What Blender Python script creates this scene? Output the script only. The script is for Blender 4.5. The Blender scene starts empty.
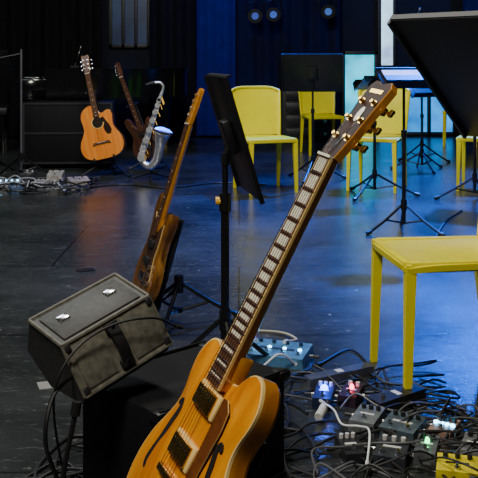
import bpy, bmesh, math, random
from mathutils import Vector, Matrix
random.seed(7)
V=Vector
# ---------------------------------------------------------------- materials
MATS={}
def mat(name,col,rough=0.5,metal=0.0,emit=0.0,var=0.12,scale=12.0,coat=0.0,spec=0.5):
    if name in MATS: return MATS[name]
    m=bpy.data.materials.new(name); m.use_nodes=True
    nt=m.node_tree; b=nt.nodes['Principled BSDF']
    b.inputs['Roughness'].default_value=rough; b.inputs['Metallic'].default_value=metal
    b.inputs['Specular IOR Level'].default_value=spec
    b.inputs['Coat Weight'].default_value=coat; b.inputs['Coat Roughness'].default_value=0.12
    tc=nt.nodes.new('ShaderNodeTexCoord'); nz=nt.nodes.new('ShaderNodeTexNoise')
    nz.inputs['Scale'].default_value=scale; nz.inputs['Detail'].default_value=4
    nt.links.new(tc.outputs['Object'],nz.inputs['Vector'])
    r=nt.nodes.new('ShaderNodeValToRGB'); c=V(col[:3])
    r.color_ramp.elements[0].position=.3; r.color_ramp.elements[1].position=.7
    r.color_ramp.elements[0].color=(*(c*(1-var)),1); r.color_ramp.elements[1].color=(*[min(1,k) for k in c*(1+var)],1)
    nt.links.new(nz.outputs['Fac'],r.inputs['Fac']); nt.links.new(r.outputs['Color'],b.inputs['Base Color'])
    if emit>0:
        nt.links.new(r.outputs['Color'],b.inputs['Emission Color']); b.inputs['Emission Strength'].default_value=emit
    MATS[name]=m; return m
def wood(name,c1,c2,rough=0.25,coat=0.6,sx=14,sy=1.2):
    m=bpy.data.materials.new(name); m.use_nodes=True; nt=m.node_tree; b=nt.nodes['Principled BSDF']
    tc=nt.nodes.new('ShaderNodeTexCoord'); mp=nt.nodes.new('ShaderNodeMapping')
    mp.inputs['Scale'].default_value=(sx,sy,sx)
    nz=nt.nodes.new('ShaderNodeTexNoise'); nz.inputs['Scale'].default_value=2.5; nz.inputs['Detail'].default_value=6
    nz.inputs['Distortion'].default_value=.5
    r=nt.nodes.new('ShaderNodeValToRGB'); r.color_ramp.elements[0].position=.35; r.color_ramp.elements[1].position=.65
    r.color_ramp.elements[0].color=(*c1,1); r.color_ramp.elements[1].color=(*c2,1)
    nt.links.new(tc.outputs['Object'],mp.inputs['Vector']); nt.links.new(mp.outputs['Vector'],nz.inputs['Vector'])
    nt.links.new(nz.outputs['Fac'],r.inputs['Fac']); nt.links.new(r.outputs['Color'],b.inputs['Base Color'])
    b.inputs['Roughness'].default_value=rough; b.inputs['Coat Weight'].default_value=coat; b.inputs['Coat Roughness'].default_value=.08
    return m
YEL=mat('yellow_plastic',(0.80,0.70,0.0),.38,var=.03,coat=.15)
BLK=mat('black_metal',(0.010,0.010,0.012),.4,0.3)
BLKP=mat('black_plastic',(0.013,0.013,0.015),.5)
RUB=mat('black_rubber',(0.008,0.008,0.009),.5)
TRUNK=mat('trunk_black',(0.005,0.005,0.007),.7,spec=.2)
CHR=mat('chrome',(0.75,0.76,0.78),.18,1.0,var=.05)
GOLD=mat('gold_metal',(0.85,0.55,0.12),.25,1.0,var=.05)
CREAM=mat('cream_binding',(0.80,0.56,0.20),.4,var=.05)
PEARL=mat('pearl_inlay',(0.78,0.74,0.60),.25,var=.1,scale=60)
ROSE=mat('rosewood',(0.10,0.04,0.018),.4,var=.3,scale=40)
AMB=wood('amber_maple',(0.58,0.17,0.0),(0.82,0.33,0.0),coat=.4)
AMBS=wood('amber_side',(0.40,0.13,0.002),(0.58,0.23,0.006),coat=.35)
SPR=wood('spruce_top',(0.76,0.20,0.018),(0.90,0.31,0.04),sx=30)
SPRS=wood('mahogany_side',(0.12,0.04,0.015),(0.2,0.07,0.02))
NECKW=wood('neck_maple',(0.48,0.18,0.012),(0.68,0.29,0.03))
BURST=wood('burst_body',(0.10,0.04,0.01),(0.24,0.09,0.012))
BURSTS=wood('burst_side',(0.08,0.03,0.01),(0.36,0.16,0.03))
DARKW=wood('dark_body',(0.05,0.02,0.012),(0.11,0.04,0.02))
PAPER=mat('paper',(0.7,0.7,0.75),.7,var=.04)
WHT=mat('white_plastic',(0.6,0.6,0.58),.45)
GREYC=mat('grey_tolex',(0.105,0.10,0.078),.6,var=.35,scale=60)
GRILL=mat('dark_tolex',(0.03,0.03,0.028),.55,var=.4,scale=60)
PIANO=mat('piano_lacquer',(0.006,0.006,0.008),.12,coat=.6)
SILV=mat('silver_plate',(0.85,0.85,0.88),.3,0.85,var=.15,scale=30)
# ---------------------------------------------------------------- builder
def catmull(pts,closed=False,n=6):
    P=[V(p) for p in pts]; out=[]; N=len(P)
    segs=N if closed else N-1
    for i in range(segs):
        if closed: a,b,c,d=P[(i-1)%N],P[i],P[(i+1)%N],P[(i+2)%N]
        else: a,b,c,d=P[max(i-1,0)],P[i],P[i+1],P[min(i+2,N-1)]
        for k in range(n):
            t=k/n
            out.append(.5*((2*b)+(c-a)*t+(2*a-5*b+4*c-d)*t*t+(3*b-a-3*c+d)*t**3))
    if not closed: out.append(P[-1])
    return out
class B:
    def __init__(s): s.v=[]; s.f=[]; s.mi=[]; s.mats=[]; s.M=Matrix.Identity(4)
    def m(s,mt):
        if mt not in s.mats: s.mats.append(mt)
        return s.mats.index(mt)
    def add(s,vs,fs,mt):
        o=len(s.v); s.v+=[s.M@V(p) for p in vs]; i=s.m(mt)
        for f in fs: s.f.append([o+k for k in f]); s.mi.append(i)
    def box(s,c,size,mt,rot=None,bev=0.0):
        bm=bmesh.new(); bmesh.ops.create_cube(bm,size=1.0)
        for v in bm.verts: v.co=V((v.co.x*size[0],v.co.y*size[1],v.co.z*size[2]))
        if bev>0: bmesh.ops.bevel(bm,geom=bm.edges[:],offset=bev,segments=2,affect='EDGES',profile=.5)
        R=Matrix.Identity(4) if rot is None else rot.to_4x4()
        R=Matrix.Translation(V(c))@R
        bm.verts.index_update()
        s.add([R@v.co for v in bm.verts],[[v.index for v in f.verts] for f in bm.faces],mt); bm.free()
    def tube(s,pts,r,mt,n=8):
        P=[V(p) for p in pts]; N=len(P)
        if not isinstance(r,(list,tuple)): r=[r]*N
        T=[(P[min(i+1,N-1)]-P[max(i-1,0)]).normalized() for i in range(N)]
        up=V((0,0,1)) if abs(T[0].z)<.9 else V((1,0,0))
        u=T[0].cross(up).normalized(); vs=[];fs=[]
        for i in range(N):
            u=(u-T[i]*u.dot(T[i])).normalized(); w=T[i].cross(u)
            for k in range(n):
                a=2*math.pi*k/n; vs.append(P[i]+(u*math.cos(a)+w*math.sin(a))*r[i])
        for i in range(N-1):
            for k in range(n):
                fs.append([i*n+k,i*n+(k+1)%n,(i+1)*n+(k+1)%n,(i+1)*n+k])
        fs.append(list(range(n))[::-1]); fs.append([(N-1)*n+k for k in range(n)])
        s.add(vs,fs,mt)
    def bar(s,a,b,w,h,mt,up=(0,0,1)):
        a=V(a);b=V(b);d=(b-a); L=d.length; d.normalize(); x=d.cross(V(up)).normalized(); z=x.cross(d)
        R=Matrix((x,d,z)).transposed(); s.box((a+b)/2,(w,L,h),mt,R,bev=min(w,h)*.15)
    def prism(s,outl,z0,z1,mt,mside=None):
        n=len(outl); vs=[(p[0],p[1],z0) for p in outl]+[(p[0],p[1],z1) for p in outl]
        s.add(vs,[list(range(n))[::-1],[n+k for k in range(n)]],mt)
        s.add(vs,[[k,(k+1)%n,n+(k+1)%n,n+k] for k in range(n)],mside or mt)
    def sheet(s,fn,nu,nv,th,mt):
        g=[[V(fn(i/nu,j/nv)) for i in range(nu+1)] for j in range(nv+1)]
        nr=[[None]*(nu+1) for _ in range(nv+1)]
        for j in range(nv+1):
            for i in range(nu+1):
                a=g[j][min(i+1,nu)]-g[j][max(i-1,0)]; b=g[min(j+1,nv)][i]-g[max(j-1,0)][i]
                nr[j][i]=a.cross(b).normalized()
        vs=[];W=nu+1
        for j in range(nv+1):
            for i in range(nu+1): vs.append(g[j][i])
        o=len(vs)
        for j in range(nv+1):
            for i in range(nu+1): vs.append(g[j][i]-nr[j][i]*th)
        fs=[]
        for j in range(nv):
            for i in range(nu):
                a,b,c,d=j*W+i,j*W+i+1,(j+1)*W+i+1,(j+1)*W+i
                fs.append([a,b,c,d]); fs.append([o+d,o+c,o+b,o+a])
        for i in range(nu):
            fs.append([i+1,i,o+i,o+i+1]); k=nv*W; fs.append([k+i,k+i+1,o+k+i+1,o+k+i])
        for j in range(nv):
            fs.append([j*W,(j+1)*W,o+(j+1)*W,o+j*W]); k=nu; fs.append([(j+1)*W+k,j*W+k,o+j*W+k,o+(j+1)*W+k])
        s.add(vs,fs,mt)
    def loft(s,outl,layers,cen):
        n=len(outl); rings=[]
        for (sc,z,mt) in layers:
            rings.append([(cen[0]+(p[0]-cen[0])*sc,cen[1]+(p[1]-cen[1])*sc,z) for p in outl])
        s.add(rings[0],[list(range(n))[::-1]],layers[0][2])
        for i in range(1,len(layers)):
            s.add(rings[i-1]+rings[i],[[k,(k+1)%n,n+(k+1)%n,n+k] for k in range(n)],layers[i][2])
        s.add(rings[-1],[list(range(n))],layers[-1][2])
    def finish(s,name,M=None,ang=.6):
        me=bpy.data.meshes.new(name); me.from_pydata([tuple(v) for v in s.v],[],s.f)
        for m_ in s.mats: me.materials.append(m_)
        for p,i in zip(me.polygons,s.mi): p.material_index=i; p.use_smooth=True
        bm=bmesh.new(); bm.from_mesh(me); bmesh.ops.recalc_face_normals(bm,faces=bm.faces[:]); bm.to_mesh(me); bm.free()
        me.set_sharp_from_angle(angle=ang); me.update()
        ob=bpy.data.objects.new(name,me); bpy.context.collection.objects.link(ob)
        if M is not None: ob.matrix_world=M
        return ob
def place(x,y,yaw,z=0): return Matrix.Translation((x,y,z))@Matrix.Rotation(math.radians(yaw),4,'Z')
# ---------------------------------------------------------------- room
XL,XR,YB,YF,ZC=-5.5,6.0,13.0,-2.0,5.0
def floormat():
    m=bpy.data.materials.new('stage_floor'); m.use_nodes=True; nt=m.node_tree; b=nt.nodes['Principled BSDF']
    N=nt.nodes.new; L=nt.links.new
    tc=N('ShaderNodeTexCoord')
    n1=N('ShaderNodeTexNoise'); n1.inputs['Scale'].default_value=1.3; n1.inputs['Detail'].default_value=8; n1.inputs['Roughness'].default_value=.65
    L(tc.outputs['Object'],n1.inputs['Vector'])
    r1=N('ShaderNodeValToRGB'); r1.color_ramp.elements[0].position=.35; r1.color_ramp.elements[1].position=.7
    r1.color_ramp.elements[0].color=(.016,.019,.021,1); r1.color_ramp.elements[1].color=(.048,.053,.056,1); L(n1.outputs['Fac'],r1.inputs['Fac'])
    mp=N('ShaderNodeMapping'); mp.inputs['Scale'].default_value=(3.2,9,1); mp.inputs['Rotation'].default_value=(0,0,.5); L(tc.outputs['Object'],mp.inputs['Vector'])
    n2=N('ShaderNodeTexNoise'); n2.inputs['Scale'].default_value=3.4; n2.inputs['Detail'].default_value=9; n2.inputs['Roughness'].default_value=.75; n2.inputs['Distortion'].default_value=1.5
    L(mp.outputs['Vector'],n2.inputs['Vector'])
    r2=N('ShaderNodeValToRGB'); r2.color_ramp.elements[0].position=.55; r2.color_ramp.elements[1].position=.74
    r2.color_ramp.elements[0].color=(0,0,0,1); r2.color_ramp.elements[1].color=(.9,.9,.9,1); L(n2.outputs['Fac'],r2.inputs['Fac'])
    mx=N('ShaderNodeMixRGB'); mx.inputs['Color2'].default_value=(.17,.18,.18,1); L(r2.outputs['Color'],mx.inputs['Fac']); L(r1.outputs['Color'],mx.inputs['Color1'])
    n3=N('ShaderNodeTexNoise'); n3.inputs['Scale'].default_value=22; n3.inputs['Detail'].default_value=6; L(tc.outputs['Object'],n3.inputs['Vector'])
    r3=N('ShaderNodeValToRGB'); r3.color_ramp.elements[0].position=.67; r3.color_ramp.elements[1].position=.74
    r3.color_ramp.elements[0].color=(0,0,0,1); r3.color_ramp.elements[1].color=(.6,.6,.6,1); L(n3.outputs['Fac'],r3.inputs['Fac'])
    m3=N('ShaderNodeMixRGB'); m3.inputs['Color2'].default_value=(.25,.26,.26,1); L(r3.outputs['Color'],m3.inputs['Fac']); L(mx.outputs['Color'],m3.inputs['Color1'])
    br=N('ShaderNodeTexBrick'); br.inputs['Scale'].default_value=1.0; br.inputs['Brick Width'].default_value=2.0; br.inputs['Row Height'].default_value=1.2
    br.inputs['Mortar Size'].default_value=.006; br.inputs['Color1'].default_value=(1,1,1,1); br.inputs['Color2'].default_value=(.85,.85,.85,1); br.inputs['Mortar'].default_value=(.25,.25,.25,1)
    L(tc.outputs['Object'],br.inputs['Vector'])
    mu=N('ShaderNodeMixRGB'); mu.blend_type='MULTIPLY'; mu.inputs['Fac'].default_value=1; L(m3.outputs['Color'],mu.inputs['Color1']); L(br.outputs['Color'],mu.inputs['Color2'])
    L(mu.outputs['Color'],b.inputs['Base Color'])
    mr=N('ShaderNodeMapRange'); mr.inputs['To Min'].default_value=.12; mr.inputs['To Max'].default_value=.34; L(n1.outputs['Fac'],mr.inputs['Value']); L(mr.outputs['Result'],b.inputs['Roughness'])
    b.inputs['Specular IOR Level'].default_value=.7
    bp=N('ShaderNodeBump'); bp.inputs['Strength'].default_value=.12; bp.inputs['Distance'].default_value=.01; L(n2.outputs['Fac'],bp.inputs['Height']); L(bp.outputs['Normal'],b.inputs['Normal'])
    return m
cx,cy=(XL+XR)/2,(YB+YF)/2
WALL=mat('dark_wall',(0.010,0.012,0.022),.8,spec=.2)
b=B(); b.box((cx,cy,-.05),(XR-XL+.4,YB-YF+.4,.1),floormat()); b.finish('floor')
b=B(); b.box((cx,cy,ZC+.05),(XR-XL+.4,YB-YF+.4,.1),mat('ceiling_black',(.01,.01,.012),.9)); b.finish('ceiling')
b=B(); b.box((cx,YB+.1,ZC/2),(XR-XL+.4,.2,ZC),WALL); b.finish('wall_back')
b=B(); b.box((cx,YF-.1,ZC/2),(XR-XL+.4,.2,ZC),WALL); b.finish('wall_front')
b=B(); b.box((XL-.1,cy,ZC/2),(.2,YB-YF,ZC),WALL); b.finish('wall_left')
b=B(); b.box((XR+.1,cy,ZC/2),(.2,YB-YF,ZC),WALL); b.finish('wall_right')
b=B(); b.box((cx,YB-.015,.06),(XR-XL,.03,.12),BLKP); b.finish('baseboard_back')
def drape(x0,x1,y,col,name,z1=4.6,amp=.05,z0=.03):
    mt=mat('drape_%s'%name,col,.85,var=.15,scale=6,spec=.2); b=B(); n=max(24,int((x1-x0)*30))
    b.sheet(lambda u,v:(x0+(x1-x0)*u, y+amp*math.sin(u*(x1-x0)*26)+amp*.4*math.sin(u*(x1-x0)*11+1), z0+(z1-z0)*v),n,3,.01,mt)
    b.finish('stage_curtain')
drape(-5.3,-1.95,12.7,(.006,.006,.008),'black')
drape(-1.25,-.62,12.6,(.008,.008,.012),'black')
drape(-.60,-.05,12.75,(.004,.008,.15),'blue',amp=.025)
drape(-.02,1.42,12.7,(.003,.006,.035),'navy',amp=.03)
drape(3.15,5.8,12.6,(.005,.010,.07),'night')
def glow_panel(i,x0,x1,z0,z1,col,e,mull=1):  # framed panel with its own emission
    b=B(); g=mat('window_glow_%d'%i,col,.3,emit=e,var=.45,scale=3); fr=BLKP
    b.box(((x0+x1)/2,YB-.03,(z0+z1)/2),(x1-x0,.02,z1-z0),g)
    t=.05
    for z in (z0,z1): b.box(((x0+x1)/2,YB-.04,z),(x1-x0+t,.06,t),fr,bev=.005)
    for k in range(mull+1):
        x=x0+(x1-x0)*k/mull; b.box((x,YB-.04,(z0+z1)/2),(t,.06,z1-z0+t),fr,bev=.005)
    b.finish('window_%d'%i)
glow_panel(1,-1.85,-1.30,1.3,2.3,(.012,.028,.075),.3,3)  # dim bluish window
glow_panel(2,1.5,1.97,.04,1.20,(.0,.50,.72),1.9,1)  # cyan light on the lower wall, put in as an emissive panel
glow_panel(3,2.02,2.24,1.0,2.6,(.40,.60,.95),1.8,1)  # added glow for a white-lit upright strip, not a real pane
glow_panel(4,2.0,3.1,.04,.95,(.0,.25,.80),1.4,3)  # blue-lit stretch of wall, its light built in as emission
# ---------------------------------------------------------------- chairs
def chair(x,y,yaw):
    b=B()
    def seat(u,v):
        X=(u*2-1); Yv=(v*2-1)
        w=.215+.012*Yv*-1; rc=1-.06*abs(Yv)**6
        z=.452-.014*(1-X*X)*(1-Yv*Yv)+(-.012*max(0,-Yv)**4)-.010*abs(X)**6
        return (X*w*rc, Yv*.215*(1-.05*abs(X)**6), z)
    b.sheet(seat,16,14,.02,YEL)
    for sx in (-1,1):
        b.bar((sx*.195,-.19,.432),(sx*.19,.19,.432),.03,.035,YEL)
    b.bar((-.195,-.195,.432),(.195,-.195,.432),.03,.035,YEL)
    b.bar((-.19,.195,.432),(.19,.195,.432),.03,.035,YEL)
    for sx in (-1,1):
        for (y0,y1) in ((-.188,-.200),(.188,.235)):
            t=V((sx*.192,y0,.44)); f=V((sx*.200,y1,.0))
            n=8; vs=[];fs=[]
            for k in range(n+1):
                p=t.lerp(f,k/n); h=.019*(1-.4*k/n); g=.017*(1-.35*k/n)
                vs+=[(p.x-h,p.y-g,p.z),(p.x+h,p.y-g,p.z),(p.x+h,p.y+g,p.z),(p.x-h,p.y+g,p.z)]
            for k in range(n):
                for q in range(4): fs.append([k*4+q,k*4+(q+1)%4,(k+1)*4+(q+1)%4,(k+1)*4+q])
            fs.append([0,1,2,3]); fs.append([n*4+3,n*4+2,n*4+1,n*4])
            b.add(vs,fs,YEL)
    def back(u,v):
        X=u*2-1; w=.205+.022*v; z=.455+.40*v-.015*abs(X)**5*v
        return (X*w, .205+.085*v+.03*(v**2)-.03*X*X*v+.01*(1-v), z)
    b.sheet(back,16,12,.016,YEL)
    b.tube(catmull([(-.225,.27,.83),(-.15,.305,.858),(0,.322,.862),(.15,.305,.858),(.225,.27,.83)],n=5),.012,YEL,8)
    for sx in (-1,1): b.tube([(sx*.2,.205,.44),(sx*.21,.225,.6),(sx*.223,.272,.83)],.014,YEL,8)
    b.finish('plastic_chair',place(x,y,yaw))
chair(.715,3.115,-83)
chair(.225,7.6,18)
chair(1.18,7.7,-22)
chair(2.10,7.7,-20)
chair(.98,10.6,10)
chair(2.85,11.6,-15)
# ---------------------------------------------------------------- stands
def tripod(b,r,zh,mt,a0=0,rad=.009,brace=True):
    for k in range(3):
        a=math.radians(a0+120*k); c,s_=math.cos(a),math.sin(a)
        b.tube(catmull([(0.02*c,0.02*s_,zh),(r*.55*c,r*.55*s_,zh*.48),(r*c,r*s_,.012)],n=4),rad,mt,8)
        b.tube([(r*.93*c,r*.93*s_,.018),(r*1.06*c,r*1.06*s_,.011)],rad*1.5,RUB,8)
        if brace: b.tube([(0.015*c,0.015*s_,zh*.35),(r*.5*c,r*.5*s_,zh*.5)],rad*.7,mt,6)
    b.tube([(0,0,zh-.03),(0,0,zh+.04)],.02,mt,12)
    b.tube([(0,0,zh*.3),(0,0,zh*.4)],.017,mt,12)
def desk(b,A,w,h,W,H,mt,lip=True):
    A=V(A);w=V(w).normalized();h=V(h).normalized();n=w.cross(h).normalized()
    if n.z<0: n=-n
    R=Matrix((w,h,n)).transposed(); C=A+w*W/2+h*H/2
    b.box(C,(W,H,.006),mt,R,bev=.001)
    b.box(A+w*W/2+n*.008,(W,.006,.016),mt,R); 
    for e in (0,1): b.box(A+w*W*e+h*H/2-n*.006,(.008,H,.014),mt,R)
    if lip:
        b.box(A+w*W/2+h*H+n*.03,(W,.005,.06),mt,R); b.box(A+w*W/2+h*(H-.03)+n*.058,(W,.06,.004),mt,R)
    b.box(C-n*.02,(.09,.12,.03),mt,R,bev=.006)
    return C,n
def music_stand(x,y,top,yaw=0,tilt=25,a0=20,W=.5,H=.34,paper=False,r=.3):
    b=B(); tripod(b,r,.17,BLK,a0); b.tube([(0,0,.06),(0,0,top*.6)],.0125,BLK,10); b.tube([(0,0,top*.55),(0,0,top-.08)],.009,BLK,10)
    b.tube([(0,0,top*.58),(0,0,top*.62)],.018,BLK,10)
    t=math.radians(tilt); h=V((0,-math.sin(t),-math.cos(t)))
    Ac=V((0,.02,top-.07))-h*H*.5
    A=Ac+V((-W/2,0,0)); C,n=desk(b,A,(1,0,0),h,W,H,BLK)
    if paper:
        R=Matrix((V((1,0,0)),h,n)).transposed(); b.box(C+n*.012+h*.01,(W*.8,H*.85,.004),PAPER,R)
    return b.finish('music_stand',place(x,y,yaw))
music_stand(.68,8.3,1.05,yaw=170,tilt=18,W=.56,H=.36,a0=80)
music_stand(1.10,7.3,.98,yaw=200,tilt=60,a0=35,r=.34,W=.3,H=.2)
music_stand(1.055,5.76,1.05,yaw=8,tilt=62,a0=75,paper=True,W=.30,H=.24,r=.26)
music_stand(1.83,9.0,.9,yaw=30,tilt=50,a0=10,W=.4,H=.3)
music_stand(1.86,7.1,1.0,yaw=150,tilt=35,a0=150,W=.5,H=.34)
music_stand(-2.40,8.7,1.1,yaw=160,tilt=25,a0=20)
b=B(); b.M=Matrix.Translation((-.048,3.1,0)); tripod(b,.24,.2,BLK,45)
b.tube([(0,0,.05),(0,0,.62)],.0145,BLK,12); b.tube([(0,0,.6),(0,0,.78)],.010,BLK,12)
b.tube([(0,0,.58),(0,0,.64)],.021,BLK,12); b.tube([(-.032,-.0,.615),(-.005,0,.615)],.014,mat('yellow_knob',(.9,.5,.02),.4),10)
b.tube([(0,0,.74),(0,0,.78)],.016,CHR,10)
b.tube([(0,0,.77),(.02,.0,.82)],.012,BLK,10)
b.M=Matrix.Identity(4)
desk(b,(-.118,3.32,1.045),(.095,-.5,0),V((.118,.021,-.40)),.42,.43,BLK,lip=False)
b.finish('music_stand')
b=B(); C,n=desk(b,(.3775,2.25,1.20),(.33,-.37,0),(.25,.222,-.31),.5,.45,BLKP)
px,py=C.x+.1,C.y+.09
b.tube([C-n*.03,(px,py,.86)],.012,BLK,10)
b.tube([(px,py,.05),(px,py,.88)],.013,BLK,12); b.M=Matrix.Translation((px,py,0)); tripod(b,.20,.2,BLK,-10); b.finish('music_stand')
def micstand(x,y,h=1.5):
    b=B(); tripod(b,.3,.2,BLK,10); b.tube([(0,0,.05),(0,0,h)],.011,BLK,10); b.tube([(.0,0,h),(-.06,-.2,h+.12)],.008,BLK,8)
    b.tube(catmull([(-.06,-.2,h+.12),(-.07,-.24,h+.15),(-.09,-.33,h+.19)],n=3),.014,BLKP,10); b.tube([(-.09,-.33,h+.19),(-.095,-.35,h+.20),(-.10,-.38,h+.215),(-.103,-.40,h+.22)],[.018,.027,.026,.012],CHR,12)
    b.finish('microphone_stand',place(x,y,0))
micstand(1.95,9.6,1.40)
b=B(); tripod(b,.3,.2,BLK,30); b.tube([(0,0,.05),(0,0,1.2)],.010,mat('grey_pole',(.12,.12,.14),.4,.4),10)
b.tube([(0,0,1.16),(-.5,-.1,1.05)],.008,BLK,8); b.finish('microphone_stand',place(-2.02,8.35,0))
# ---------------------------------------------------------------- guitars
def mirror(r): return [(-x,y) for x,y in r]
ES=[(.068,.004),(.124,.028),(.161,.08),(.168,.135),(.156,.19),(.134,.232),(.120,.265),(.119,.295),(.129,.335),(.128,.368),(.111,.398),(.088,.408),(.066,.400),(.05,.382),(.033,.368)]
ES_O=[(0,0)]+ES+mirror(ES)[::-1]
AR=[(.1,.006),(.17,.04),(.2,.11),(.19,.18),(.155,.245),(.138,.29),(.14,.34),(.145,.39),(.128,.43),(.098,.435),(.065,.42),(.035,.425)]
AL=[(.1,.006),(.17,.04),(.2,.11),(.19,.18),(.155,.245),(.138,.29),(.14,.34),(.147,.40),(.13,.455),(.09,.49),(.03,.5)]
AC_O=[(0,0)]+AR+mirror(AL)[::-1]
SR=[(.08,.0),(.14,.03),(.165,.09),(.15,.15),(.122,.21),(.118,.26),(.135,.31),(.14,.355),(.12,.38),(.09,.37),(.06,.325),(.035,.31)]
SL=[(.08,.0),(.15,.03),(.172,.09),(.155,.16),(.125,.22),(.122,.28),(.145,.35),(.15,.41),(.125,.44),(.095,.425),(.06,.35),(.035,.32)]
ST_O=[(0,0)]+SR+mirror(SL)[::-1]
def circle(cx,cy,r,n=24,sy=1): return [(cx+r*math.cos(2*math.pi*k/n),cy+sy*r*math.sin(2*math.pi*k/n)) for k in range(n)]
def guitar(name,M,kind):
    b=B()
    if kind=='es': out,t,dome,face,side,bind=ES_O,.045,.012,AMB,AMBS,CREAM; bridge,scale,fe=.17,.632,.346
    elif kind=='ac': out,t,dome,face,side,bind=AC_O,.10,.002,SPR,SPRS,SPRS; bridge,scale,fe=.15,.645,.385
    elif kind=='st': out,t,dome,face,side,bind=ST_O,.042,.001,BURST,BURSTS,BURST; bridge,scale,fe=.10,.65,.27
    else: out,t,dome,face,side,bind=ST_O,.042,.001,DARKW,DARKW,DARKW; bridge,scale,fe=.10,.75,.27
    o=[(p.x,p.y) for p in catmull([(x,y,0) for x,y in out],closed=True,n=5)]
    cen=(0,.20)
    b.loft(o,[(.95,0,side),(.985,.002,side),(1,.008,side),(1,t-.007,side),(1.0,t-.006,bind),(.998,t-.001,bind),(.982,t,bind),(.978,t,face),(.85,t+dome*.35,face),(.6,t+dome*.85,face),(.3,t+dome,face)],cen)
    nut=bridge+scale; zf=t+dome+ (.006 if kind!='ac' else .004)
    wn,wb=.0215,.0275
    def neckring(y,w,d):
        return [(w*math.cos(a), y, zf-d*math.sin(a)) for a in [math.pi*k/8 for k in range(9)]]
    ys=[fe+.02,.45,.55,.65,nut]; vs=[];fs=[]
    for y in ys:
        w=wb+(wn-wb)*(y-fe)/(nut-fe); vs+=neckring(y,w,.024 if y>.5 else .03)
    for i in range(len(ys)-1):
        for k in range(8): fs.append([i*9+k,i*9+k+1,(i+1)*9+k+1,(i+1)*9+k])
        fs.append([i*9,(i+1)*9,(i+1)*9+8,i*9+8])
    fs.append(list(range(9))); fs.append([36+k for k in range(9)][::-1]); NW=NECKW if kind!='dk' else DARKW
    b.add(vs,fs,NW)
    b.box((0,fe+.035,(t+zf)/2-.012),(.05,.07,zf-t+.02),NW,bev=.004)
    def slab(y0,y1,w0,w1,z0,z1,mt):
        v=[(-w0,y0,z0),(w0,y0,z0),(w1,y1,z0),(-w1,y1,z0),(-w0,y0,z1),(w0,y0,z1),(w1,y1,z1),(-w1,y1,z1)]
        b.add(v,[[3,2,1,0],[4,5,6,7],[0,1,5,4],[1,2,6,5],[2,3,7,6],[3,0,4,7]],mt)
    W=lambda y: wb+(wn-wb)*(y-fe)/(nut-fe)
    slab(fe,nut,wb,wn,zf,zf+.0055,CREAM if kind=='es' else ROSE)
    slab(fe+.001,nut,wb-.0022,wn-.0022,zf+.0054,zf+.0062,ROSE)
    F=lambda k: nut-scale*(1-2**(-k/12))
    nf=[k for k in range(1,25) if F(k)>fe+.002]
    for k in nf: b.box((0,F(k),zf+.0066),(2*W(F(k))-.001,.0016,.0018),CHR)
    for k in ((1,2,3,4,5,6,7,8,9,10,11,12,13,14,15,17,19,21) if kind=='es' else (3,5,7,9,12,15,17)):
        if k<=nf[-1]:
            y0,y1=F(k)+.0045,F(k-1)-.0045
            if kind=='es': slab(y0,y1,W(y0)*.68,W(y1)*.68,zf+.006,zf+.0066,PEARL)
            else: b.box((0,(y0+y1)/2,zf+.0063),(.006,.006,.001),PEARL)
    b.box((0,nut+.002,zf+.006),(2*wn,.005,.008),PEARL)
    Rm=Matrix.Translation((0,nut+.003,zf))@Matrix.Rotation(math.radians(-13 if kind!='st' else -3),4,'X')
    b.M=Rm
    if kind in('es','ac'):
        h=[(.022,0),(.025,.02),(.029,.05),(.031,.10),(.033,.14),(.035,.168),(.025,.180),(.012,.178),(0,.172)]
        ho=h+mirror(h)[::-1][1:]
        hf=mat('head_face_brown',(.035,.013,.005),.5,var=.5,scale=25,spec=.25) if kind=='es' else ROSE
        b.prism(ho,-.016,.0,NW); b.prism([(x*.95,.002+y*.985) for x,y in ho],.0,.0015,hf,CREAM)
        if kind=='es':
            b.prism(circle(0,.10,.008,12,2.2),.0015,.0022,PEARL); b.box((0,.155,.002),(.040,.009,.001),GOLD); b.prism([(-.008,.02),(.008,.02),(.005,.05),(-.005,.05)],.0015,.0025,BLKP)
        TM=GOLD if kind=='es' else CHR
        for sx in (-1,1):
            for k in range(3):
                y=.045+.042*k; b.tube([(sx*.020,y,0),(sx*.020,y,.011)],.004,TM,10); b.tube([(sx*.020,y,0),(sx*.020,y,.003)],.007,TM,12)
                b.tube([(sx*.026,y,-.022),(sx*.046,y,-.022)],.003,TM,8); b.box((sx*.020,y,-.021),(.022,.016,.012),TM,bev=.002)
                b.box((sx*.050,y,-.022),(.012,.016,.008),TM,bev=.003)
        postx=[(sx*.020,.045+.042*k) for sx in(-1,1) for k in (range(3))]
    else:
        h=[(.021,0),(.024,.02),(.030,.04),(.036,.06),(.034,.13),(.024,.155),(0,.16),(-.018,.15),(-.024,.11),(-.026,.05),(-.021,.0)]
        ho=[(p.x,p.y) for p in catmull([(-x,y,0) for x,y in h],closed=True,n=3)]
        b.prism(ho,-.014,.0,NW)
        nn_=4
        for k in range(nn_):
            y=.04+.03*k; x=-.024
            b.tube([(x+.008,y,0),(x+.008,y,.014)],.006,CHR,10); b.tube([(x,y,-.018),(x-.030,y,-.018)],.004,CHR,8); b.box((x-.034,y,-.018),(.014,.018,.006),CHR,bev=.002)
        postx=[(-.016,.04+.03*k) for k in range(nn_)]
    b.M=Matrix.Identity(4)
    ns=6 if kind in('es','ac') else 4
    for k in range(ns):
        q=(k/(ns-1)*2-1); a=V((q*.026,bridge,zf+.012)); c=V((q*.017,nut,zf+.0095))
        b.tube([a,c],.0006,CHR if kind!='ac' else GOLD,5)
        pp=sorted(postx)[k] if ns==6 else postx[k]
        b.tube([c,Rm@V((pp[0],pp[1],.009))],.0006,CHR,5)
    zt=t+dome
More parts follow.
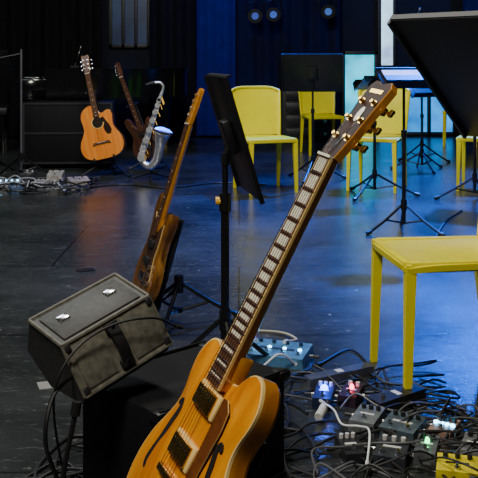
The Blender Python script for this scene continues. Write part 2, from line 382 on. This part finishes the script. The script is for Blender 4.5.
    if kind=='es':
        for y in (.318,.222):
            b.box((0,y,zt+.003),(.088,.046,.009),CREAM,bev=.003); b.box((0,y,zt+.009),(.070,.038,.012),GOLD,bev=.003)
            for k in range(6): b.tube([(-.026+.0104*k,y+.008,zt+.014),(-.026+.0104*k,y+.008,zt+.0158)],.0025,BLKP,8)
        b.box((0,bridge,zt+.006),(.088,.014,.013),GOLD,bev=.003)
        for sx in(-1,1): b.tube([(sx*.037,bridge,zt-.004),(sx*.037,bridge,zt+.008)],.009,GOLD,12)
        b.box((0,.125,zt+.006),(.098,.018,.014),GOLD,bev=.005)
        for sx in(-1,1): b.tube([(sx*.043,.125,zt-.006),(sx*.043,.125,zt+.008)],.008,GOLD,12)
        pg=[(.047,.343),(.060,.345),(.078,.33),(.082,.30),(.074,.20),(.072,.13),(.062,.115),(.048,.12)]
        b.prism(pg,zt+.003,zt+.0055,mat('tortoise_guard',(.13,.04,.010),.25,var=.4,scale=30),CREAM)
        for sx in(-1,1):
            pts=catmull([(sx*.096,.270,0),(sx*.089,.280,0),(sx*.084,.265,0),(sx*.091,.235,0),(sx*.100,.195,0),(sx*.112,.155,0),(sx*.108,.138,0),(sx*.100,.147,0)],n=4)
            wd=[.003+.003*math.sin(math.pi*i/(len(pts)-1)) for i in range(len(pts))]
            L=[];R=[]
            for i,p in enumerate(pts):
                d=(pts[min(i+1,len(pts)-1)]-pts[max(i-1,0)]).normalized(); q=V((-d.y,d.x,0))
                L.append(p+q*wd[i]);R.append(p-q*wd[i])
            n=len(pts); z=t+dome*.68
            vs=[(p.x,p.y,z-.003) for p in L]+[(p.x,p.y,z-.003) for p in R]+[(p.x,p.y,z+.0015) for p in L]+[(p.x,p.y,z+.0015) for p in R]
            fs=[]
            for i in range(n-1): fs+=[[2*n+i,2*n+i+1,3*n+i+1,3*n+i],[i,i+1,2*n+i+1,2*n+i],[n+i,n+i+1,3*n+i+1,3*n+i]]
            b.add(vs,fs,BLKP)
        for (x,y) in((.085,.10),(.125,.125),(.09,.055),(.125,.08)):
            b.tube([(x,y,t),(x,y,t+.012),(x,y,t+.02)],[.013,.012,.010],mat('knob_amber',(.5,.3,.05),.3),16)
        b.tube([(.112,.20,t),(.112,.20,t+.014)],.007,BLKP,14); b.tube([(.112,.20,t+.01),(.112,.21,t+.028)],.0035,BLKP,8)
        b.tube([(0,-.012,t*.5),(0,.004,t*.5)],.007,GOLD,10)
    elif kind=='ac':
        b.prism(circle(0,.335,.056,28),zt+.0002,zt+.001,CREAM); b.prism(circle(0,.335,.050,28),zt+.0008,zt+.0018,mat('sound_hole',(.01,.006,.004),.9))
        b.prism([(.03,.37),(.058,.38),(.075,.345),(.10,.30),(.115,.25),(.10,.215),(.07,.215),(.05,.25),(.045,.285),(.06,.32)],zt+.0015,zt+.0035,mat('dark_guard',(.02,.01,.008),.25))
        b.prism([(-.085,.135),(-.07,.158),(.07,.158),(.085,.135),(.05,.14),(-.05,.14)],zt,zt+.011,ROSE)
        b.box((0,.152,zt+.012),(.075,.003,.006),PEARL)
    else:
        pgm=mat('guard_dark',(.05,.025,.015),.3)
        b.prism([(-.09,.36),(-.03,.30),(.04,.30),(.09,.33),(.10,.26),(.09,.19),(.12,.10),(.09,.06),(.05,.12),(-.04,.17),(-.08,.24)],zt,zt+.003,pgm,CREAM)
        for y in (.235,.165): b.box((0,y,zt+.007),(.08,.03,.012),BLKP,bev=.003)
        b.box((0,bridge,zt+.006),(.075,.035,.012),CHR,bev=.003)
        for k in range(3): b.tube([(.085+.012*k,.15-.03*k,zt+.002),(.085+.012*k,.15-.03*k,zt+.018)],.01,CHR,12)
        b.tube([(0,-.012,t*.5),(0,.004,t*.5)],.007,CHR,10)
    return b.finish(name,M,ang=.5)
def frame(bottom,a,nh):
    a=V(a).normalized(); n=V(nh); n=(n-a*n.dot(a)).normalized(); w=a.cross(n)
    R=Matrix((w,a,n)).transposed().to_4x4(); return Matrix.Translation(V(bottom))@R
def gstand(M,t,hy,yoke=True,r=.26,a0=None,back=.10):
    b=B(); Pb=M@V((0,0,t/2)); n=(M.to_3x3()@V((0,0,1))); nh=V((n.x,n.y,0)).normalized()
    top=M@V((0,hy,-.035)); a0=math.degrees(math.atan2(nh.y,nh.x)) if a0 is None else a0
    base=V((Pb.x,Pb.y,0))-nh*back
    b.M=Matrix.Translation(base); tripod(b,r,.16,BLK,a0+60); b.M=Matrix.Identity(4)
    low=V((base.x,base.y,.15)); zc=M@V((0,0.0,-.05))
    b.tube([low,zc,top],.013,BLK,10)
    mid=M@V((0,-.01,-.03))
    b.tube([zc,mid],.014,BLK,8)
    for s_ in(-1,1):
        p1=M@V((s_*.09,-.012,-.02)); p2=M@V((s_*.09,-.014,t+.02)); p3=M@V((s_*.09,.02,t+.035))
        b.tube([mid,p1],.009,BLK,8); b.tube(catmull([p1,p2,p3],n=3),.011,RUB,8)
    if yoke:
        for s_ in(-1,1): b.tube(catmull([top,M@V((s_*.045,hy,-.01)),M@V((s_*.045,hy,t+.03))],n=3),.009,RUB,8)
    else:
        b.tube([M@V((-.10,hy,-.02)),M@V((.10,hy,-.02))],.011,RUB,8)
        for s_ in(-1,1): b.tube([M@V((s_*.10,hy,-.02)),M@V((s_*.10,-.01,-.03))],.009,BLK,8)
    b.finish('guitar_stand')
a=V((.456,.120,.882)).normalized(); n=V((-.76,-.40,.447))
br=V((-.121,1.593,.360)); M=frame(br-a*.17-n.normalized()*.058,a,n)
guitar('semi_hollow_electric_guitar',M,'es'); gstand(M,.045,.30,yoke=False)
M=frame((-.385,3.72,.10),(.27,.10,.90),(-.97,-.30,0)); guitar('electric_bass_guitar',M,'st'); gstand(M,.042,.36,yoke=False,back=.16)
M=frame((-1.25,8.55,.16),(-.22,.14,.95),(-.06,-1,.1))@Matrix.Scale(1.04,4); guitar('acoustic_guitar',M,'ac'); gstand(M,.10,.62)
M=frame((-.86,9.0,.14),(-.38,.10,.98),(-.35,-.9,0)); guitar('electric_guitar',M,'dk'); gstand(M,.042,.55)
# ---------------------------------------------------------------- saxophone
b=B()
def S(x,z,y=0): return V((x,y,z))
body=catmull([S(.10,.66),S(.085,.62),S(.06,.54),S(0,.36),S(-.07,.14),S(-.085,.05,-.01),S(-.05,.0,-.02),S(0,-.01,-.03),S(.05,.04,-.05),S(.075,.12,-.07),S(.095,.22,-.09),S(.12,.31,-.12)],n=5)
N=len(body); rad=[]
for i in range(N):
    q=i/(N-1); rad.append(.014+.034*q if q<.82 else .014+.034*.82+ .045*((q-.82)/.18)**2)
b.tube(body,rad,SILV,16)
b.tube([body[-1],body[-1]+V((.001,0,.004))],[.088,.090],SILV,18)
b.tube(catmull([S(.10,.66),S(.11,.71),S(.08,.745),S(.03,.745)],n=5),.012,SILV,12)
b.tube([S(.035,.745),S(.0,.738),S(-.05,.725)],[.016,.016,.009],BLKP,12)
for k in range(10):
    p=body[7+int(k*1.9)]; rr=.020+.0015*k; b.tube([p+V((0,-.03,0)),p+V((0,-.056,.0))],rr,SILV,12); b.tube([p+V((.02,-.02,.02)),p+V((.045,-.035,-.04))],.005,GOLD,6)
b.tube([S(.085,.56,-.03),S(-.04,.14,-.055)],.005,SILV,6); b.tube([S(.055,.56,.02),S(-.09,.16,-.035)],.005,SILV,6)
b.tube([S(-.0,.06,-.02),S(-.0,-.1,.02)],.01,BLK,8); b.tube([S(0,-.1,.02),S(.0,.3,.06)],.008,BLK,8)
for k in range(3):
    aa=math.radians(30+120*k); b.tube([S(0,-.08,.02),(.2*math.cos(aa),.02+.2*math.sin(aa),-.143)],.007,BLK,6)
b.finish('alto_saxophone',place(-.80,8.2,0,z=.15))
# ---------------------------------------------------------------- grand piano
b=B()
o=[(-1.0,-.75),(.5,-.75),(.5,-.3),(.48,.2),(.38,.6),(.2,.95),(-.15,1.15),(-.5,1.12),(-.8,.9),(-1.0,.6)]
oo=[(-1.0,-.6)]+[(.5,-.6)]+[(p.x,p.y) for p in catmull([(x,y,0) for x,y in o[2:]],n=4)]
b.prism(oo,.66,.98,PIANO); b.prism([(x*1.01,y*1.01) for x,y in oo],.98,1.0,PIANO)
b.box((-.25,-.72,.68),(1.5,.3,.06),PIANO,bev=.01)
for s_ in(-1,1): b.box((-.25+s_*.74,-.72,.78),(.06,.3,.2),PIANO,bev=.01)
for k in range(36): b.box((-.25-.66+.0375*k,-.77,.715),(.034,.14,.02),PEARL)
for k in range(35):
    if k%7 not in(2,6): b.box((-.25-.641+.0375*k,-.73,.73),(.018,.09,.02),BLKP)
b.box((-.25,-.63,.80),(1.42,.03,.2),PIANO)
for (x,y) in((-.85,-.5),(.38,-.5),(-.3,.9)): b.tube([(x,y,.66),(x,y,.5),(x,y,.12)],[.07,.055,.04],PIANO,10); b.tube([(x,y,.0),(x,y,.1)],.035,GOLD,10)
b.box((-.25,-.2,1.14),(.72,.02,.26),PIANO,Matrix.Rotation(-.3,3,'X'),bev=.004)
b.box((-.25,-.24,1.02),(.8,.1,.02),BLK)
for s_ in(-.06,0,.06): b.tube([(-.25+s_,-.3,.66),(-.25+s_,-.45,.08)],.008,GOLD,6); b.box((-.25+s_,-.5,.07),(.03,.12,.015),GOLD)
b.finish('grand_piano',place(-1.75,10.9,-78))
b=B(); b.box((0,0,.5),(.7,.36,.09),BLKP,bev=.02)
for sx in(-.3,.3):
    for sy in(-.13,.13): b.bar((sx,sy,0),(sx,sy,.46),.04,.04,PIANO,up=(0,1,0))
b.finish('piano_bench',place(-2.95,10.8,-78))
b=B(); b.box((0,0,.36),(.9,.5,.62),TRUNK,bev=.01)
AL_=mat('dull_aluminium',(.035,.035,.04),.5,.6)
for z in (.06,.36,.66): b.box((0,-.252,z),(.9,.012,.02),AL_)
for sx in(-1,1):
    b.box((sx*.44,-.25,.36),(.02,.014,.62),AL_)
    for sy in(-1,1): b.tube([(sx*.36-.02,sy*.18,.035),(sx*.36+.02,sy*.18,.035)],.035,RUB,12)
b.finish('flight_trunk',place(-1.75,9.35,4))
# ---------------------------------------------------------------- small amp on black flight case
e1=V((.70,.66,.27)).normalized(); e2=V((-.449,.112,.886)); e2=(e2-e1*e2.dot(e1)).normalized(); nn=e1.cross(e2)
R=Matrix((e1,e2,nn)).transposed().to_4x4(); C=V((-.288,2.15,.420))
b=B(); hl=.130
sec=[(-.064,0),(.064,0),(.064+.082,-.106),(.08,-.19),(-.02,-.15),(-.078,-.03)]
cols=[GREYC,GRILL,BLKP,BLKP,BLKP,BLKP]
m_=len(sec)
vs=[(-hl,q,w) for q,w in sec]+[(hl,q,w) for q,w in sec]
for k in range(m_): b.add([vs[k],vs[(k+1)%m_],vs[m_+(k+1)%m_],vs[m_+k]],[[0,1,2,3]],cols[k])
b.add(vs,[list(range(m_)),[m_+k for k in range(m_)][::-1]],GRILL)
for s_ in(-1,1):
    for k in (0,1): 
        p=V((s_*hl,sec[k][0],sec[k][1])); q=V((s_*hl,sec[k+1][0],sec[k+1][1])); b.tube([p,q],.005,GREYC,6)
for k in (0,1,2): b.tube([(-hl,sec[k][0],sec[k][1]),(hl,sec[k][0],sec[k][1])],.005,GREYC,6)
for s_ in (-1,1):
    b.box((0,s_*.045,.006),(.036,.022,.012),RUB,bev=.003); b.tube([(0,s_*.045,.01),(0,s_*.045,.015)],.006,CHR,10)
b.sheet(lambda u,v:((u-.5)*.028,(v-.5)*.10,.010+.012*math.sin(math.pi*v)),2,8,.006,RUB)
# inset panel and seams
for s_ in(-1,1):
    b.box((s_*.072,0,.001),(.085,.105,.004),GREYC,bev=.0015)
    for e in (-.053,.053): b.box((s_*(hl-.008),e,.002),(.018,.018,.008),BLKP,bev=.003)
ta=math.atan2(-.106,.082)
b.box((0,.105,-.050),(hl*1.75,.105,.004),GRILL,Matrix.Rotation(ta,3,'X'),bev=.0015)
for s_ in(-1,1): b.box((s_*.07,.115,-.060),(.03,.02,.008),CHR,Matrix.Rotation(ta,3,'X'),bev=.002)
b.finish('guitar_amplifier',Matrix.Translation(C)@R)
b=B(); b.box((0,0,.155),(.42,.32,.27),TRUNK,bev=.012)
for z in (.022,.288): 
    b.box((0,-.161,z),(.42,.006,.014),BLK); b.box((0,.161,z),(.42,.006,.014),BLK)
for sx in(-1,1):
    for sy in(-1,1): b.box((sx*.20,sy*.15,.28),(.04,.04,.025),BLK,bev=.006); b.tube([(sx*.18,sy*.13,0),(sx*.18,sy*.13,.024)],.018,RUB,10)
b.box((.0,-.17,.16),(.12,.012,.03),BLK,bev=.004)
b.finish('equipment_case',place(-.14,2.32,43.3))
# ---------------------------------------------------------------- pedals
LEDC={'blue':(.0,.04,1),'red':(1,.03,.10),'cyan':(.15,.6,1),'green':(.1,1,.3)}
def pedal(x,y,yaw,W,D,H,col,knobs=3,led=None,name='effects_pedal',sw=1,z=0,es=14):
    mt=mat('pedal_%s'%'_'.join('%d'%int(c*99) for c in col),col,.35,.2,var=.35,scale=30); b=B()
    hw,hd=W/2,D/2
    vs=[(-hw,-hd,0),(hw,-hd,0),(hw,hd,0),(-hw,hd,0),(-hw*.96,-hd*.96,H*.72),(hw*.96,-hd*.96,H*.72),(hw*.96,hd*.96,H),(-hw*.96,hd*.96,H)]
    b.add(vs,[[3,2,1,0],[4,5,6,7],[0,1,5,4],[1,2,6,5],[2,3,7,6],[3,0,4,7]],mt)
    zt=lambda yy: H*(.86+.14*yy/hd)
    for k in range(knobs):
        xx=(-.5+(k+.5)/knobs)*W*.86; yy=hd*.6; b.tube([(xx,yy,zt(yy)-.003),(xx,yy,zt(yy)+.012)],min(.007,W*.3/knobs),BLKP if sum(col)>.3 else WHT,10)
    for k in range(sw):
        xx=(-.5+(k+.5)/sw)*W; yy=-hd*.55; b.tube([(xx,yy,zt(yy)-.003),(xx,yy,zt(yy)+.005)],.008,CHR,10); b.tube([(xx,yy,zt(yy)+.005),(xx,yy,zt(yy)+.013)],.005,CHR,10)
    b.box((0,0,zt(0)+.0006),(W*.55,D*.10,.0015),WHT if sum(col)<.6 else BLKP)
    for s_ in(-1,1):
        b.tube([(s_*hw,hd*.2,H*.45),(s_*(hw+.012),hd*.2,H*.45)],.006,CHR,8); b.tube([(s_*(hw+.012),hd*.2,H*.45),(s_*(hw+.035),hd*.2,H*.45)],.0055,RUB,8)
    if led:
        lm=mat('led_%s'%led,LEDC[led],.3,emit=es,var=0)
        if led=='cyan':
            for k in range(4): b.tube([((-.36+.24*k)*W,0,zt(0)),((-.36+.24*k)*W,0,zt(0)+.006)],.007,lm,10)
        else: b.tube([(0,hd*.1,zt(0)),(0,hd*.1,zt(0)+.010),(0,hd*.1,zt(0)+.016)],[.012,.012,.005] if led=='blue' else [.007,.007,.003],lm,10)
    b.finish(name,place(x,y,yaw,z))
pedal(.14,3.30,-20,.24,.15,.05,(.08,.22,.38),4,'cyan',sw=4,es=14)
pedal(.272,2.88,-15,.06,.11,.05,(.02,.03,.08),3,'blue',es=30)
pedal(.362,2.90,-25,.06,.10,.045,(.04,.02,.035),2,'red',es=14)
pedal(.385,2.70,-28,.08,.11,.045,(.15,.17,.18),3)
pedal(.48,2.64,-32,.11,.11,.045,(.07,.10,.13),4,sw=2)
pedal(.60,2.63,-35,.07,.09,.04,(.32,.20,.16),3,'cyan')
pedal(.575,2.37,-15,.11,.08,.045,(.75,.62,.02),3,sw=1)
pedal(.31,2.50,10,.06,.11,.04,(.02,.02,.024),3)
pedal(.50,2.86,-60,.07,.19,.05,(.02,.02,.022),1)
pedal(.42,2.47,-20,.09,.11,.045,(.03,.035,.045),3,sw=2)
pedal(.345,3.10,-65,.05,.26,.035,(.06,.065,.08),0,sw=0,name='power_strip')
pedal(.65,2.50,-25,.06,.10,.045,(.18,.18,.19),2)
pedal(.52,2.49,-20,.06,.10,.045,(.10,.11,.12),2,'green',es=6)
for (x,y,yw,w,d,h,c) in [(-1.98,7.75,10,.2,.15,.07,(.3,.32,.36)),(-1.72,7.8,-15,.12,.14,.06,(.4,.4,.42)),(-1.55,7.65,5,.1,.14,.06,(.06,.06,.07)),(-1.38,7.75,25,.18,.12,.09,(.3,.27,.25)),(-1.85,7.45,30,.1,.12,.06,(.06,.1,.2)),(-1.62,7.95,0,.14,.12,.12,(.35,.33,.31)),(-2.1,7.4,0,.12,.14,.06,(.35,.35,.37)),(-1.50,7.35,-20,.11,.12,.06,(.1,.1,.1)),(-1.88,8.02,-20,.12,.10,.11,(.05,.05,.06))]:
    pedal(x,y,yw,w,d,h,c,2,'cyan' if w==.2 else None)
# ---------------------------------------------------------------- cables
def cable(pts,r=.0035,mt=RUB,n=8,name='audio_cable'):
    b=B(); b.tube(catmull(pts,n=n),r,mt,7); 
    for e,d in ((0,1),(-1,-2)):
        p=V(pts[e]); q=V(pts[d]); b.tube([p,p+(p-q).normalized()*.03],r*1.8,RUB if mt is RUB else WHT,8)
    b.finish(name)
def tangle(x0,x1,y0,y1,num,r,mt,name='cable_tangle',L=7,step=.09,seed=1,hz=.018):
    rd=random.Random(seed); b=B()
    for i in range(num):
        x,y=rd.uniform(x0,x1),rd.uniform(y0,y1); a=rd.uniform(0,6.28); pts=[]; turn=rd.uniform(-1,1)
        for k in range(L):
            pts.append((x,y,r+.0005+rd.uniform(0,hz)*(1 if 0<k<L-1 else 0)+ (i%4)*r*.8)); a+=turn+rd.uniform(-.5,.5)
            nx,ny=x+step*math.cos(a),y+step*math.sin(a)
            if not(x0<nx<x1): a=math.pi-a; nx=min(max(nx,x0),x1)
            if not(y0<ny<y1): a=-a; ny=min(max(ny,y0),y1)
            x,y=nx,ny
        b.tube(catmull(pts,n=6),r,mt,6)
    b.finish(name)
tangle(.06,.70,2.3,3.2,24,.0038,RUB,L=9,seed=3,hz=.02)
tangle(.2,.72,2.3,2.85,7,.003,mat('grey_cable',(.10,.10,.11),.4),L=8,seed=8,hz=.04)
tangle(.15,.5,2.95,3.15,4,.004,RUB,L=7,seed=5)
tangle(.28,.70,2.3,2.75,9,.003,RUB,L=8,seed=15,hz=.06)
tangle(-2.2,-1.25,7.3,8.0,16,.007,RUB,L=7,step=.14,seed=4,hz=.05)
tangle(-2.2,-1.3,7.3,7.9,8,.006,mat('light_cable',(.3,.32,.37),.4),L=7,step=.13,seed=9,hz=.07)
tangle(-.60,-.40,2.2,2.6,4,.004,RUB,L=8,seed=11)
WC=mat('white_cable',(.75,.78,.8),.4)
cable([(.262,2.78,.04),(.285,2.70,.05),(.30,2.62,.04),(.345,2.58,.05),(.365,2.52,.06),(.345,2.42,.02)],.003,WC)
cable([(.05,3.35,.06),(.0,3.45,.04),(.05,3.62,.01),(.17,3.6,.01),(.22,3.45,.03),(.18,3.36,.05)],.0045,mat('tan_cable',(.55,.5,.35),.4))
cable([(.02,3.3,.06),(.0,3.2,.08),(.06,3.12,.03),(.14,3.15,.07),(.2,3.2,.02)],.004,WC)
b=B(); b.tube([(.24,2.72,.02),(.262,2.775,.03)],.013,WHT,10); b.tube([(.262,2.775,.03),(.275,2.81,.035)],.007,CHR,8); b.finish('jack_plug')
cable([(-.385,2.08,.37),(-.42,2.03,.34),(-.43,2.0,.25),(-.42,2.1,.10),(-.48,2.2,.02),(-.54,2.4,.006),(-.50,2.6,.006),(-.43,2.62,.006)],.005)
cable([(-.16,2.27,.43),(-.21,2.18,.475),(-.30,2.12,.475),(-.38,2.06,.43),(-.42,2.04,.33),(-.42,2.15,.12),(-.40,2.22,.02),(-.37,2.3,.006)],.003)
cable([(-.36,2.25,.006),(-.45,2.25,.008),(-.54,2.35,.006),(-.56,2.2,.006),(-.5,2.05,.006),(-.42,1.95,.006)],.006)
cable([(-.60,2.15,.006),(-.58,2.3,.006),(-.50,2.45,.006),(-.44,2.4,.006),(-.46,2.3,.008),(-.55,2.2,.006),(-.5,2.0,.006)],.004)
cable([(-.365,2.0,.31),(-.39,1.98,.15),(-.37,2.0,.02),(-.40,2.12,.008),(-.50,2.16,.008),(-.52,2.28,.008),(-.42,2.32,.008)],.006)
cable([(-1.3,7.7,.008),(-1.0,7.9,.008),(-.6,7.7,.008),(-.2,8.0,.008),(.2,7.9,.008)],.007)
cable([(.30,3.25,.006),(.42,3.40,.006),(.47,3.2,.006),(.47,3.0,.006)],.004)
cable([(1.1,5.1,.006),(1.2,5.5,.006),(1.4,6.1,.006),(1.6,6.5,.006)],.005)
b=B(); b.box((0,0,.001),(.10,.07,.002),mat('note_paper',(.22,.22,.21),.7)); b.finish('paper_note',place(-.63,3.05,20))
b=B(); b.box((0,0,.004),(.09,.05,.008),BLKP,bev=.003); b.box((0,0,.0085),(.08,.042,.001),BLK); b.finish('phone',place(-.80,4.7,30))
# ---------------------------------------------------------------- backstage
b=B(); b.box((0,0,.55),(.7,.5,1.1),BLKP,bev=.01)
for k in range(6): b.box((0,-.255,.12+.17*k),(.6,.02,.14),BLK,bev=.004); b.tube([(.22,-.27,.12+.17*k),(.22,-.285,.12+.17*k)],.02,CHR,10)
b.finish('equipment_rack',place(.9,12.2,5))
def par(x,z,col,e,y=12.3):
    b=B(); b.tube([(0,.22,.03),(0,.18,.02),(0,0,0)],[.05,.09,.1],BLK,16); b.tube([(0,-.004,0),(0,-.012,0)],.05,mat('lamp_lens_%d'%int(100*x),col,.2,emit=e),16)
    b.tube(catmull([(-.11,.1,.02),(-.11,.1,.16),(0,.1,.2),(.11,.1,.16),(.11,.1,.02)],n=3),.01,BLK,6); b.tube([(0,.1,.2),(0,.1,5.0-z)],.015,BLK,8)
    b.finish('stage_light',place(x,y,0,z))
par(.47,1.72,(.05,.12,.45),.6); par(.22,1.70,(.05,.10,.4),.4); par(1.22,1.76,(.06,.15,.5),.6)
# ---------------------------------------------------------------- lights
def area(name,loc,tgt,size,p,col):
    l=bpy.data.lights.new(name,'AREA'); l.energy=p; l.color=col; l.size=size; o=bpy.data.objects.new(name,l); bpy.context.collection.objects.link(o)
    o.location=loc; o.rotation_euler=(V(tgt)-V(loc)).to_track_quat('-Z','Y').to_euler()
def spot(name,loc,tgt,p,col,ang,blend=.6,r=.15):
    l=bpy.data.lights.new(name,'SPOT'); l.energy=p; l.color=col; l.spot_size=math.radians(ang); l.spot_blend=blend; l.shadow_soft_size=r
    o=bpy.data.objects.new(name,l); bpy.context.collection.objects.link(o); o.location=loc; o.rotation_euler=(V(tgt)-V(loc)).to_track_quat('-Z','Y').to_euler()
area('key_light',(-1.0,.3,3.6),(0.15,2.6,.3),.8,125,(1,.93,.80))
area('mid_light',(-.6,4.4,4.6),(.4,7.4,.4),1.0,200,(1,.97,.86))
area('cool_fill',(-2.8,6,4.6),(-1.2,6,0),2.0,105,(.88,.95,1))
spot('blue_spot',(2.8,10.5,4.7),(1.7,7.0,0),10000,(.0,.14,1),46)
spot('blue_spot_2',(3.6,7.0,4.7),(2.0,5.6,0),2600,(.0,.14,1),44)
spot('blue_spot_3',(-.2,11.5,4.7),(.3,8.8,0),1200,(.0,.08,1),46)
spot('blue_wash',(-.2,10.8,4.6),(-.3,13,1.5),220,(.02,.08,1),45)
spot('blue_wash_2',(3.6,10.8,4.6),(3.4,13,1.2),350,(.02,.15,1),80)
l=bpy.data.lights.new('pedal_led_light','POINT'); l.energy=.35; l.color=(.05,.15,1); l.shadow_soft_size=.012
o=bpy.data.objects.new('pedal_led_light',l); bpy.context.collection.objects.link(o); o.location=(.272,2.87,.09)
w=bpy.data.worlds.new('world'); bpy.context.scene.world=w; w.use_nodes=True
w.node_tree.nodes['Background'].inputs[0].default_value=(.02,.03,.06,1); w.node_tree.nodes['Background'].inputs[1].default_value=.3
# ---------------------------------------------------------------- camera
cam=bpy.data.cameras.new('camera'); co=bpy.data.objects.new('camera',cam); bpy.context.collection.objects.link(co)
cam.sensor_width=36; cam.lens=36*900/478; co.location=(0,0,1.1); co.rotation_euler=(math.radians(90),0,0)
cam.shift_y=-(239-60)/478; cam.clip_start=.05
bpy.context.scene.camera=co
